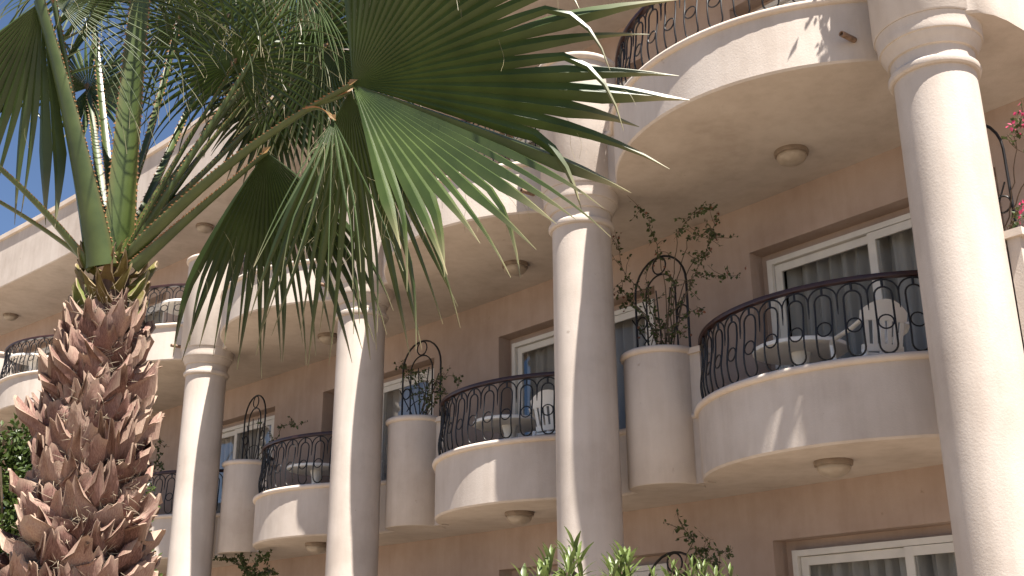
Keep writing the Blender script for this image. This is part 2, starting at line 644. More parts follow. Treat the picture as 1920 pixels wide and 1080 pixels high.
# roof: overhanging soffit, tall fascia, coping
r = MB()
pts = []
nseg = 60
rows = []
for i in range(nseg + 1):
    s = -0.7 + (NB * L + 1.4) * i / nseg
    rows.append([W(s, DW, 9.58), W(s, 0.18, 9.58), W(s, 0.20, 9.60), W(s, 0.20, 10.80), W(s, 0.0, 10.80), W(s, -2.5, 10.9)])
r.grid(rows)
roof = r.build('roof', M_PLASTER, hotel, 35)
rc = MB()
rows = []
for i in range(nseg + 1):
    s = -0.7 + (NB * L + 1.4) * i / nseg
    rows.append([W(s, d, z) for d, z in ((0.202, 10.74), (0.235, 10.745), (0.25, 10.76), (0.25, 10.86), (0.235, 10.875), (-0.1, 10.88))])
rc.grid(rows)
rc.build('coping', M_COPING, roof, 40)

# water spouts at the foot of the top parapets
for k in range(NB):
    for (s, d, z) in ((k * L + 0.56, 0.30, 6.66),):
        a = Vector(W(s, d - 0.12, z))
        b = Vector(W(s, d + 0.07, z - 0.01))
        m = MB()
        n = 10
        t = (b - a).normalized()
        x = t.cross(Vector((0, 0, 1))).normalized()
        y = x.cross(t)
        rows = []
        for q, rr in ((a, 0.026), (b, 0.026), (b, 0.018), (a, 0.018)):
            rows.append([q + x * rr * math.cos(2 * math.pi * j / n) + y * rr * math.sin(2 * math.pi * j / n) for j in range(n)])
        m.grid(rows, closed=True)
        m.build('drain_spout', M_PIPE, hotel, 40)

# sliding doors: frame, two sashes, panes, handle
doors_seen = {(0, 1), (0, 2), (1, 2), (2, 2), (3, 2), (4, 2), (1, 1), (2, 1), (0, 3), (1, 3), (2, 3), (3, 3), (4, 3), (5, 3), (5, 2)}
for (k, fl) in sorted(doors_seen):
    b0 = k * L
    zf = FL[fl]
    zt = zf + 2.09
    f = MB()
    d0, d1 = DF - 0.06, DF + 0.04
    f.boxsd(b0 + .50, b0 + .56, d0, d1, zf, zt)
    f.boxsd(b0 + 2.96, b0 + 3.02, d0, d1, zf, zt)
    f.boxsd(b0 + .56, b0 + 2.96, d0, d1 - .002, zt - .06, zt - .002)
    f.boxsd(b0 + .56, b0 + 2.96, d0, d1 - .002, zf + .002, zf + .05)
    fr_ = f.build('sliding_door', M_FRAME, hotel, 0)
    for i, (a, c, dd) in enumerate(((0.565, 1.80, DF + 0.018), (1.72, 2.955, DF - 0.026))):
        sm = MB()
        e0, e1 = dd - .018, dd + .018
        za, zc = zf + .055, zt - .065
        sm.boxsd(b0 + a, b0 + a + .085, e0, e1, za, zc)
        sm.boxsd(b0 + c - .085, b0 + c, e0, e1, za, zc)
        sm.boxsd(b0 + a + .085, b0 + c - .085, e0, e1 - .002, zc - .085, zc - .001)
        sm.boxsd(b0 + a + .085, b0 + c - .085, e0, e1 - .002, za + .001, za + .11)
        if i == 0:
            sm.boxsd(b0 + c - .10, b0 + c - .004, e0 - 0.02, e0 - .001, za, zc - .02)
        sm.build('sash', M_FRAME, fr_, 0)
        pn = MB()
        pn.add([W(b0 + a + .085, dd, za + .11), W(b0 + c - .085, dd, za + .11), W(b0 + c - .085, dd, zc - .085), W(b0 + a + .085, dd, zc - .085)], [(0, 1, 2, 3)])
        pn.build('pane', M_GLASS, fr_, 0)
    h = MB()
    h.boxsd(b0 + .585, b0 + .625, DF + .038, DF + .075, zf + 1.02, zf + 1.20)
    h.build('door_handle', M_IRON, fr_, 0)

FLOOR = {1: 'ground-floor', 2: 'middle-floor', 3: 'top-floor'}
BAY = ['the rightmost bay', 'the second bay from right', 'the third bay from right', 'the fourth bay from right',
       'the bay left of the palm', 'the leftmost bay']


def curtain(k, fl):
    rnd = random.Random(k * 7 + fl)
    b0 = k * L
    rows = []
    n = 150
    ph = rnd.random() * 6
    for z in (FL[fl] + .03, FL[fl] + 1.0, FL[fl] + 2.05):
        row = []
        for i in range(n + 1):
            u = i / n
            s = b0 + .56 + 2.40 * u
            w = 0.06 * math.sin(u * 78 + ph + 2.2 * math.sin(u * 9 + ph)) + 0.018 * math.sin(u * 190 + 2 * ph)
            row.append(W(s, DF - .20 + w, z))
        rows.append(row)
    m = MB()
    m.grid(rows)
    o = m.build('curtain', M_CURTAIN, None, 80, origin=W(b0 + 1.75, DF - .2, FL[fl]))
    return tag(o, 'pleated grey curtain behind the %s sliding door of %s' % (FLOOR[fl], BAY[k]), 'curtain', 'door curtains')


for (k, fl) in sorted(doors_seen):
    curtain(k, fl)


# ------------------------------------------------------------------ ceiling lamps
def lamp(k, fl, s, d, z, label):
    x, y, _ = W(s, d, 0)
    t = thing('ceiling_lamp', label, 'lamp', (x, y, z), 'ceiling lamps')
    m = MB()
    m.lathe(x, y, [(0.165, z), (0.17, z - 0.012), (0.165, z - 0.045), (0.14, z - 0.05)], 36)
    m.build('lamp_base', M_LAMPBASE, t, 40)
    m = MB()
    pr = [(0.142, z - 0.049)]
    for i in range(1, 9):
        a = i / 8 * math.pi / 2
        pr.append((0.145 * math.cos(a) + 0.004, z - 0.05 - 0.10 * math.sin(a)))
    m.lathe(x, y, pr, 36)
    sh = m.build('lamp_shade', M_LAMP, t, 60)
    return t


for k, w_ in ((0, BAY[0]), (1, BAY[1]), (2, BAY[2])):
    lamp(k, 2, k * L + 1.98, -0.80, 6.46, 'round ceiling lamp over the middle-floor balcony of ' + w_)
for k, w_ in ((0, BAY[0]), (1, BAY[1]), (2, BAY[2])):
    lamp(k, 1, k * L + 1.74, -0.62, 3.32, 'round ceiling lamp under the middle-floor balcony of ' + w_)
lamp(3, 3, 14.6, -0.90, 9.58, 'round ceiling lamp under the roof overhang right of the palm trunk')
lamp(5, 3, 22.6, -0.88, 9.58, 'round ceiling lamp under the roof overhang at the left picture edge')

# ------------------------------------------------------------------ wrought-iron railings
def belly(z):
    return 0.035 * math.exp(-((z - 0.20) / 0.17) ** 2) - 0.008


def loop_mesh():
    m = MB()
    w, z0, z1 = 0.071, 0.02, 0.595
    pts = []
    n = 9
    for i in range(n + 1):
        a = math.pi * i / n
        pts.append((w * math.cos(a), z1 - w + w * math.sin(a)))
    for i in range(1, 7):
        pts.append((-w, (z1 - w) + (z0 + w - z1 + w) * i / 7))
    for i in range(n + 1):
        a = math.pi + math.pi * i / n
        pts.append((w * math.cos(a), z0 + w + w * math.sin(a)))
    for i in range(1, 7):
        pts.append((w, (z0 + w) + (z1 - w - z0 - w) * i / 7))
    m.tube([(x, belly(z), z) for x, z in pts], 0.0085, 6, closed=True)
    m.tube([(0, belly(z0), z0 + .004), (0, belly(0), -0.012)], 0.009, 6)
    m.tube([(0, belly(z1), z1 - .004), (0, belly(.66), 0.665)], 0.011, 6)
    return m.mesh('baluster', M_IRON, 60)


def arch_mesh():
    m = MB()
    w = 0.125
    pts = [(-w, 0.40), (-w + .001, 0.47)]
    for i in range(11):
        a = math.pi - math.pi * i / 10
        pts.append((w * math.cos(a), 0.545 + 0.115 * math.sin(a)))
    pts += [(w - .001, 0.47), (w, 0.40)]
    rr = [0.003, 0.0075] + [0.008] * 11 + [0.0075, 0.003]
    m.tube([(x, belly(z), z) for x, z in pts], rr, 6)
    return m.mesh('arch', M_IRON, 60)


def ring_mesh():
    m = MB()
    pts = [(0.062 * math.cos(a * math.pi / 8), 0.285 + 0.062 * math.sin(a * math.pi / 8)) for a in range(16)]
    m.tube([(x, belly(z) , z) for x, z in pts], 0.0072, 6, closed=True)
    return m.mesh('ring', M_IRON, 60)


ME_LOOP, ME_ARCH, ME_RING = loop_mesh(), arch_mesh(), ring_mesh()


def railing(k, fl):
    s0, s1, d0, ap = BOW[fl]
    up = 0.0
    if k == 0 and fl == 3:
        s0, ap, up = 0.40, 0.76, 0.0
    b0 = k * L
    pl = [(b0 + s, d) for s, d in arc_pts(s0 + 0.04, s1 - 0.04, d0 - 0.06, ap - 0.05, 60)]
    pts = [Vector(W(s, d, PAR[fl] + up + 0.005)) for s, d in pl]
    cum = [0.0]
    for a, b in zip(pts, pts[1:]):
        cum.append(cum[-1] + (b - a).length)
    tot = cum[-1]
    zt = PAR[fl] + 0.005
    mid = pts[len(pts) // 2]
    t = thing('balcony_railing', 'black looped iron railing on the %s balcony of %s' % (FLOOR[fl], BAY[k]), 'railing', mid, 'balcony railings')
    m = MB()
    hp = []
    for i, p in enumerate(pts):
        tg = (pts[min(i + 1, 60)] - pts[max(i - 1, 0)]).normalized()
        hp.append((p, tg))
    rows = []
    for p, tg in hp:
        out_ = Vector((tg.y, -tg.x, 0))
        if out_.dot(Vector((-math.cos(head(b0)), -math.sin(head(b0)), 0))) < 0:
            out_ = -out_
        row = []
        for n_, z_ in ((-.032, .672), (-.036, .69), (-.028, .712), (0, .722), (.028, .712), (.036, .69), (.032, .672), (0, .666)):
            row.append(p + out_ * (n_ - 0.012) + Vector((0, 0, z_)))
        rows.append(row)
    m.grid(rows, closed=True)
    o = len(m.v)
    m.f.append(tuple(range(8)))
    m.f.append(tuple(reversed(range(o - 8, o))))
    m.build('handrail', M_RAIL, t, 50)
    n = int(round(tot / 0.254))
    for i in range(n):
        c = (i + .5) / n * tot
        j = max(q for q in range(len(cum)) if cum[q] <= c)
        j = min(j, len(pts) - 2)
        u = (c - cum[j]) / (cum[j + 1] - cum[j])
        p = pts[j].lerp(pts[j + 1], u)
        tg = (pts[j + 1] - pts[j]).normalized()
        ang = math.atan2(tg.y, tg.x)
        # outward must be the piece's +y
        if Vector((-math.sin(ang), math.cos(ang))).dot(Vector((-math.cos(head(b0)), -math.sin(head(b0))))) < 0:
            ang += math.pi
        sx = (tot / n) / 0.25
        b = inst('baluster', ME_LOOP, t, p, (0, 0, ang))
        for me, nm in ((ME_ARCH, 'arch'), (ME_RING, 'ring')):
            c_ = bpy.data.objects.new(nm, me)
            col.objects.link(c_)
            c_.parent = b
            if nm == 'arch':
                c_.scale = (sx, 1, 1)
    return t


for (k, fl) in ((0, 2), (1, 2), (2, 2), (3, 2), (0, 3), (1, 3), (2, 3), (3, 3), (4, 3)):
    railing(k, fl)

# ------------------------------------------------------------------ trellises
def trellis(s, d, zb, label, rot=0.0, hgt=1.16):
    x, y, _ = W(s, d, 0)
    th = head(s) + rot
    T = Vector((-math.sin(th), math.cos(th), 0))
    o = Vector((x, y, zb))
    t = thing('plant_trellis', label, 'trellis', o, 'iron plant trellises')

    def arch(w, top, r):
        pts = [(-w, -.08), (-w, 0.25), (-w, 0.5 * top)]
        zc = top - w
        for i in range(15):
            a = math.pi - math.pi * i / 14
            pts.append((w * math.cos(a), zc + w * math.sin(a)))
        pts += [(w, 0.5 * top), (w, 0.25), (w, -.08)]
        m = MB()
        m.tube([o + T * a + Vector((0, 0, b)) for a, b in pts], r, 6)
        return m

    arch(0.36, hgt, 0.013).build('outer_arch', M_IRON, t, 60)
    arch(0.205, hgt - 0.20, 0.010).build('inner_arch', M_IRON, t, 60)

    def ring(cx, cz, r):
        m = MB()
        m.tube([o + T * (cx + r * math.cos(a * math.pi / 8)) + Vector((0, 0, cz + r * math.sin(a * math.pi / 8))) for a in range(16)], 0.009, 6, closed=True)
        m.build('ring', M_IRON, t, 60)
    ring(0, hgt - 0.10, 0.092)
    ring(-0.283, 0.48, 0.07)
    ring(0.283, 0.48, 0.07)
    for a in (-40, -20, 0, 20, 40):
        m = MB()
        q = math.radians(a + 6)
        m.tube([o + Vector((0, 0, -.06)), o + T * (0.78 * math.sin(q) * .75) + Vector((0, 0, 0.80 * math.cos(q)))], 0.0075, 6)
        m.build('fan_bar', M_IRON, t, 60)
    m = MB()
    m.tube([o + T * (0.36 * math.sin(q)) + Vector((0, 0, 0.36 * math.cos(q))) for q in [math.radians(-48 + 12 * i) for i in range(9)]], 0.006, 6)
    m.build('cross_bar', M_IRON, t, 60)
    return t


COLN = ['the right-hand column', 'the second column from the right', 'the third column from the right', 'the fourth column from the right', 'the palm trunk', 'the leftmost column']
TR = {}
for k in (1, 2, 3, 4):
    TR[(k, 2)] = trellis(k * L - 0.53, -0.62, 4.62, 'arched black iron trellis in the middle-floor planter beside ' + COLN[k], 0.10 * (k % 3 - 1))
TR[(0, 2)] = trellis(0.16, -0.55, 4.62, 'arched black iron trellis peeping out at the right picture edge', 0.0, 1.30)
for k in (1, 2):
    TR[(k, 1)] = trellis(k * L - 0.53, -0.62, 1.53, 'arched black iron trellis in the ground-floor planter beside ' + COLN[k], 0.05)

# ------------------------------------------------------------------ table and chair sets
def make_table(s, d, zf, label):
    x, y, _ = W(s, d, 0)
    t = thing('round_table', label, 'table', (x, y, zf), 'white plastic tables')
    m = MB()
    m.lathe(x, y, [(0.36, zf + .675), (0.42, zf + .675), (0.44, zf + .685), (0.442, zf + .715), (0.43, zf + .725), (0.40, zf + .722), (0.02, zf + .724)], 40)
    m.build('table_top', M_PLASTIC, t, 40)
    m = MB()
    m.lathe(x, y, [(0.10, zf + .676), (0.075, zf + .60), (0.06, zf + .45), (0.065, zf + .25), (0.09, zf + .12)], 20)
    m.build('pedestal', M_PLASTIC, t, 60)
    for i in range(4):
        a = i * math.pi / 2 + .5
        m = MB()
        e = Vector((math.cos(a), math.sin(a), 0))
        o = Vector((x, y, zf))
        m.tube([o + Vector((0, 0, .20)) + e * .05, o + Vector((0, 0, .14)) + e * .16, o + Vector((0, 0, .06)) + e * .29, o + Vector((0, 0, .018)) + e * .37], [.045, .035, .028, .02], 8)
        m.build('foot', M_PLASTIC, t, 60)
    return t


def make_chair(s, d, zf, ang, label):
    x, y, _ = W(s, d, 0)
    t = thing('garden_chair', label, 'chair', (x, y, zf), 'white plastic chairs')
    R = Matrix.Rotation(ang, 3, 'Z')
    o = Vector((x, y, zf))

    def T_(p):
        return o + R @ Vector(p)
    # seat: slightly dished sheet with thickness
    m = MB()
    top = []
    nx, ny = 8, 8
    for j in range(ny + 1):
        row = []
        for i in range(nx + 1):
            u, v = i / nx * 2 - 1, j / ny * 2 - 1
            w = 0.225 - 0.02 * v
            row.append(T_((u * w, v * 0.22, 0.42 - 0.018 * (1 - u * u) * (1 - v * v) + (0.012 if v < -.9 else 0))))
        top.append(row)
    m.grid(top)
    m.grid([[p - Vector((0, 0, .022)) for p in r_] for r_ in reversed(top)])
    edge = top[0] + [r_[-1] for r_ in top[1:]] + list(reversed(top[-1][:-1])) + [r_[0] for r_ in reversed(top[1:-1])]
    m.grid([edge, [p - Vector((0, 0, .022)) for p in edge]], closed=True)
    m.build('seat', M_PLASTIC, t, 50)
    # backrest: broad curved top rail with slats
    m = MB()
    for r0, r1, half in ((0.70, 0.83, 0.225), (0.44, 0.50, 0.20)):
        rows = []
        n = 12
        for side in (0, 1):
            for zz in ((r0, r1) if side == 0 else (r1, r0)):
                row = []
                for i in range(n + 1):
                    u = i / n * 2 - 1
                    crown = (1 - u * u) * 0.05 if zz == r1 and r1 > .6 else 0
                    dy = 0.20 + (zz + crown - .42) * 0.22 - 0.05 * u * u
                    row.append(T_((u * half, dy + side * 0.02, zz + crown - (0.045 * u * u if r1 > .6 and zz == r1 else 0))))
                rows.append(row)
        rows.append(rows[0])
        m.grid(rows)
    bk = m.build('backrest', M_PLASTIC, t, 50)
    for i in range(6):
        u = -0.78 + i * 1.56 / 5
        m = MB()
        for (u0, z_) in ((u, .49),):
            a, c = u * .20, u * .225
            w = .018
            y0, y1 = 0.20 + .07 * .22 - .05 * u * u, 0.20 + .30 * .22 - .05 * u * u
            m.hexa([T_((a - w, y0, .48)), T_((a + w, y0, .48)), T_((a + w, y0 + .016, .48)), T_((a - w, y0 + .016, .48)),
                    T_((c - w, y1, .73)), T_((c + w, y1, .73)), T_((c + w, y1 + .016, .73)), T_((c - w, y1 + .016, .73))])
        m.build('slat', M_PLASTIC, bk, 0)
    for sx in (-1, 1):
        m = MB()
        pts = [(sx * .225, .25, .70), (sx * .255, .14, .655), (sx * .265, -.02, .64), (sx * .262, -.16, .635), (sx * .25, -.22, .60)]
        m.tube([T_(p) for p in pts], [.028, .032, .034, .032, .024], 8, flat=.5)
        m.build('armrest', M_PLASTIC, t, 60)
        m = MB()
        m.tube([T_((sx * .25, -.22, .60)), T_((sx * .235, -.22, .42)), T_((sx * .25, -.25, 0.0))], [.022, .026, .02], 8)
        m.build('leg', M_PLASTIC, t, 60)
        m = MB()
        m.tube([T_((sx * .20, .21, .44)), T_((sx * .21, .25, .2)), T_((sx * .225, .29, 0.0))], [.028, .024, .02], 8)
        m.build('leg', M_PLASTIC, t, 60)
    return t


SETS = ['on the rightmost middle-floor balcony', 'on the second middle-floor balcony from right', 'on the third middle-floor balcony from right']
for k in range(3):
    make_table(k * L + 2.08, -0.78, FL[2] + 0.001, 'round white plastic table ' + SETS[k])
    make_chair(k * L + 1.28 - .1 * k, -0.68 - .05 * k, FL[2] + 0.001, (math.pi + .25, math.pi - .5, math.pi + 1.0)[k], 'white plastic armchair with slatted back ' + SETS[k])
make_table(3 * L + 1.05, -0.1, FL[3] - 0.30 + 0.301, 'round white plastic table on the top-floor balcony just right of the palm trunk')
make_table(4 * L + 2.0, 0.25, FL[3] + 0.001, 'round white plastic table on the top-floor balcony left of the palm trunk')

# ------------------------------------------------------------------ climbing plants in the planters
def leaf_quad(m, p, dirv, nrm, l, w, a=0.0, fold=0.25):
    d = dirv.normalized()
    x = d.cross(nrm)
    if x.length < 1e-4:
        x = d.orthogonal()
    x.normalize()
    n = x.cross(d)
    m.add([p, p + d * (l * .45) + x * (w * .5) + n * (fold * w * .5), p + d * l, p + d * (l * .45) - x * (w * .5) + n * (fold * w * .5), p + d * (l * .5) - n * 0.0],
          [(0, 1, 4), (1, 2, 4), (2, 3, 4), (3, 0, 4)], a)


def rvec(rnd):
    while True:
        v = Vector((rnd.uniform(-1, 1), rnd.uniform(-1, 1), rnd.uniform(-1, 1)))
        if .05 < v.length < 1:
            return v.normalized()


def vine(base, stems, label, seed, leaf=0.045, dens=16, bract=None, bn=0, scatter=0.03):
    """stems: lists of points (world), bare below and leafy towards the tip"""
    rnd = random.Random(seed)
    t = thing('climbing_plant', label, 'plant', base, 'plants in the balcony planters')
    ms = MB()
    ml = MB()
    mb = MB()
    for st, bare in stems:
        pts = [Vector(p) for p in st]
        # resample with wobble
        fine = []
        n = 22
        for i in range(n + 1):
            u = i / n * (len(pts) - 1)
            j = min(int(u), len(pts) - 2)
            q = pts[j].lerp(pts[j + 1], u - j)
            if 0 < i:
                q = q + rvec(rnd) * 0.014
            fine.append(q)
        ms.tube(fine, [0.0075 * (1 - .75 * i / n) for i in range(n + 1)], 5)
        ln = sum((b - a).length for a, b in zip(fine, fine[1:]))
        cnt = int(ln * dens * 2.2)
        for _ in range(cnt):
            u = rnd.random()
            if u < bare:
                continue
            j = min(int(u * n), n - 1)
            q = fine[j].lerp(fine[j + 1], rnd.random()) + rvec(rnd) * scatter * rnd.random()
            dv = rvec(rnd) + Vector((0, 0, -.2))
            leaf_quad(ml, q, dv, rvec(rnd), leaf * rnd.uniform(.6, 1.3), leaf * rnd.uniform(.5, .95))
        # short side twigs
        for _ in range(int(ln * 5)):
            j = rnd.randrange(int(n * max(.15, bare)), n)
            q = fine[j]
            e = q + (rvec(rnd) + Vector((0, 0, .2))) * rnd.uniform(.06, .20)
            ms.tube([q, (q + e) / 2 + rvec(rnd) * .015, e], [.0035, .003, .002], 4)
            for _ in range(rnd.randrange(2, 7)):
                p = q.lerp(e, rnd.uniform(.3, 1.1)) + rvec(rnd) * .012
                leaf_quad(ml, p, rvec(rnd), rvec(rnd), leaf * rnd.uniform(.6, 1.2), leaf * rnd.uniform(.5, .9))
        if bract:
            for _ in range(bn):
                q = fine[-1 - rnd.randrange(3)] + rvec(rnd) * .05
                leaf_quad(mb, q, rvec(rnd), rvec(rnd), .04, .032)
    ms.build('stem', M_STEM, t, 60)
    ml.build('foliage', M_VINE, t, 0)
    if bract and mb.v:
        mb.build('bracts', bract, t, 0)['kind'] = 'stuff'
    return t


def stem_to(k, pts, base, d):
    """stem through photograph positions, in the vertical plane d of the planter"""
    out_ = [base]
    for i, (px, py, dd) in enumerate(pts):
        # intersect the ray with the plane d = dd of the facade
        lo, hi = 2.0, 40.0
        for _ in range(40):
            mid = (lo + hi) / 2
            q = at(px, py, mid)
            s = 0.0
            for _i in range(12):
                tt = head(s)
                pp = P2(s)
                s += (q.x - pp[0]) * (-math.sin(tt)) + (q.y - pp[1]) * math.cos(tt)
            tt = head(s)
            pp = P2(s)
            dq = (q.x - pp[0]) * (-math.cos(tt)) + (q.y - pp[1]) * (-math.sin(tt))
            if dq > dd:
                lo = mid
            else:
                hi = mid
        out_.append(at(px, py, lo))
    return out_


def planter_base(k, fl):
    s, d = (k * L + PC[0], PC[1]) if k else (0.10, -0.52)
    return Vector(W(s, d, 4.57 + FL[fl] - FL[2]))


b = planter_base(1, 2)
o = lambda x, y: b + Vector((x, y, 0))
vine(b, [
    (stem_to(1, [(1250, 560, -.55), (1235, 470, -.5), (1215, 410, -.45), (1197, 388, -.4)], o(.05, 0), 0), .45),
    (stem_to(1, [(1262, 520, -.6), (1270, 440, -.6), (1300, 400, -.55), (1330, 392, -.5)], o(.1, 0), 0), .5),
    (stem_to(1, [(1268, 530, -.65), (1290, 450, -.65), (1330, 430, -.6), (1355, 448, -.55)], o(.1, .05), 0), .5),
    (stem_to(1, [(1272, 560, -.7), (1300, 490, -.7), (1325, 470, -.7), (1345, 395, -.7)], o(.12, 0), 0), .5),
    (stem_to(1, [(1275, 580, -.6), (1300, 515, -.55), (1345, 518, -.5), (1390, 513, -.5)], o(.1, -.05), 0), .4),
    (stem_to(1, [(1250, 600, -.5), (1290, 545, -.5), (1310, 500, -.5), (1330, 465, -.5)], o(.1, -.1), 0), .3),
    (stem_to(1, [(1230, 600, -.55), (1200, 540, -.5), (1170, 512, -.45), (1150, 425, -.45)], o(-.05, 0), 0), .3),
    (stem_to(1, [(1225, 610, -.5), (1190, 570, -.45), (1165, 540, -.4), (1155, 560, -.4)], o(-.1, 0), 0), .2),
    (stem_to(1, [(1240, 610, -.6), (1215, 560, -.6), (1210, 510, -.6), (1235, 480, -.6)], o(0, 0), 0), .2),
    (stem_to(1, [(1255, 620, -.5), (1280, 600, -.45), (1310, 575, -.4), (1320, 590, -.4)], o(.1, -.1), 0), .3),
    (stem_to(1, [(1250, 620, -.55), (1255, 575, -.5), (1265, 530, -.5), (1250, 505, -.5)], o(.06, -.1), 0), .2),
    (stem_to(1, [(1235, 625, -.5), (1205, 590, -.45), (1180, 560, -.45), (1162, 580, -.45)], o(-.06, -.1), 0), .1),
    (stem_to(1, [(1240, 635, -.5), (1225, 620, -.45), (1195, 625, -.4)], o(0, -.15), 0), .1),
    (stem_to(1, [(1255, 635, -.5), (1275, 620, -.45), (1285, 630, -.4)], o(.06, -.15), 0), .1),
], 'tall straggling climber with small leaves in the planter right of the second column', 11, .042, 22, M_DRYBRACT, 3)

b = planter_base(2, 2)
vine(b, [
    (stem_to(2, [(800, 745, -.55), (780, 715, -.5), (760, 690, -.45), (735, 682, -.4)], o(-.05, 0), 0), .3),
    (stem_to(2, [(805, 740, -.55), (785, 700, -.5), (770, 695, -.5), (750, 720, -.4)], o(-.05, 0), 0), .2),
    (stem_to(2, [(810, 740, -.55), (820, 710, -.5), (845, 705, -.45), (862, 712, -.4)], o(.05, 0), 0), .4),
    (stem_to(2, [(805, 755, -.5), (790, 735, -.45), (765, 745, -.4)], o(-.05, -.1), 0), .1),
    (stem_to(2, [(815, 755, -.5), (825, 735, -.45), (840, 740, -.4)], o(.05, -.1), 0), .1),
    (stem_to(2, [(808, 750, -.5), (805, 720, -.5), (790, 690, -.5)], o(0, -.1), 0), .2),
], 'low dark climber in the planter right of the third column', 12, .045, 22)
b = planter_base(3, 2)
vine(b, [
    (stem_to(3, [(520, 820, -.55), (530, 800, -.5), (545, 795, -.45), (562, 800, -.4)], o(.05, 0), 0), .3),
    (stem_to(3, [(510, 825, -.55), (500, 800, -.5), (480, 790, -.45)], o(-.05, 0), 0), .2),
], 'few thin twigs in the planter right of the fourth column', 13, .045, 9)
b = planter_base(4, 2)
vine(b, [
    (stem_to(4, [(290, 880, -.55), (295, 850, -.5), (302, 820, -.45)], o(.05, 0), 0), .2),
    (stem_to(4, [(286, 880, -.5), (300, 870, -.45), (305, 880, -.4)], o(.1, 0), 0), .2),
], 'small climber in the middle-floor planter half hidden by the palm trunk', 14, .05, 16)
b = planter_base(0, 2)
vine(b, [
    (stem_to(0, [(1895, 400, -.55), (1900, 330, -.5), (1905, 260, -.45), (1898, 235, -.4)], o(.05, 0), 0), .72),
    (stem_to(0, [(1900, 400, -.55), (1925, 330, -.5), (1925, 250, -.45), (1910, 208, -.4)], o(.1, 0), 0), .72),
    (stem_to(0, [(1900, 420, -.5), (1915, 410, -.45), (1925, 415, -.4)], o(.1, 0), 0), .2),
    (stem_to(0, [(1890, 430, -.45), (1905, 400, -.4), (1918, 380, -.35)], o(.1, 0), 0), .2),
], 'climber with pink flowers at the right picture edge', 15, .04, 14, M_BRACT, 9)
b = planter_base(1, 1)
vine(b, [
    (stem_to(1, [(1290, 1060, -.5), (1310, 1030, -.45), (1340, 1030, -.4), (1375, 1045, -.4)], o(.05, 0), 0), .3),
    (stem_to(1, [(1285, 1060, -.5), (1300, 1010, -.5), (1275, 990, -.45), (1262, 992, -.45)], o(.05, 0), 0), .4),
    (stem_to(1, [(1295, 1070, -.5), (1330, 1050, -.45), (1350, 1065, -.4)], o(.08, 0), 0), .2),
    (stem_to(1, [(1290, 1070, -.5), (1310, 1045, -.45), (1335, 1010, -.4)], o(.08, 0), 0), .2),
], 'dark climber over the ground-floor trellis right of the second column', 16, .045, 18)
b = planter_base(3, 1)
vine(b, [
    (stem_to(3, [(470, 1080, -.5), (440, 1050, -.45), (415, 1045, -.4)], o(-.05, 0), 0), .2),
    (stem_to(3, [(475, 1080, -.5), (480, 1050, -.45), (505, 1045, -.4)], o(.05, 0), 0), .2),
    (stem_to(3, [(470, 1080, -.5), (460, 1060, -.45), (450, 1040, -.4)], o(-.02, 0), 0), .2),
    (stem_to(3, [(480, 1085, -.5), (500, 1070, -.45), (520, 1075, -.4)], o(.05, 0), 0), .2),
], 'spreading climber in the ground-floor planter right of the fourth column', 17, .06, 26)

# unseen bush added in the top corner planter to shade the middle-floor balcony
b = Vector(W(0, 0, 7.94))
rn = random.Random(44)
st_ = []
for i in range(34):
    e = Vector(W(rn.uniform(-.5, .35), rn.uniform(.1, .72), rn.uniform(7.75, 8.5)))
    st_.append(([b + Vector((rn.uniform(-.15, .15), rn.uniform(-.15, .15), 0)), (b + e) / 2 + Vector((0, 0, .25)), e], .15))
vine(b, st_, 'bushy climber added out of view on the right-hand column to shade the balcony below', 45, .075, 60, M_BRACT, 4, .12)

# ------------------------------------------------------------------ the palm
DP = 4.6
top = at(205, 505, DP)
pb = Vector((top.x + 0.015, top.y, 0))
palm = thing('palm_tree', 'fan palm with shaggy brown trunk and dark green fronds in front of the hotel', 'palm', pb)


def trunk_r(z):
    pts_ = [(0, .26), (1.9, .215), (2.13, .19), (2.58, .142), (2.81, .112), (3.0, .098), (3.2, .085), (3.32, .075), (3.6, .05)]
    for (a, ra), (b_, rb) in zip(pts_, pts_[1:]):
        if a <= z <= b_:
            return ra + (rb - ra) * (z - a) / (b_ - a)
    return .05


m = MB()
m.lathe(pb.x, pb.y, [(trunk_r(z) * .93, z) for z in [i * 0.1 for i in range(34)]], 28)
trunk = m.build('trunk', M_TRUNK, palm, 60, attr='tip')
rnd = random.Random(5)


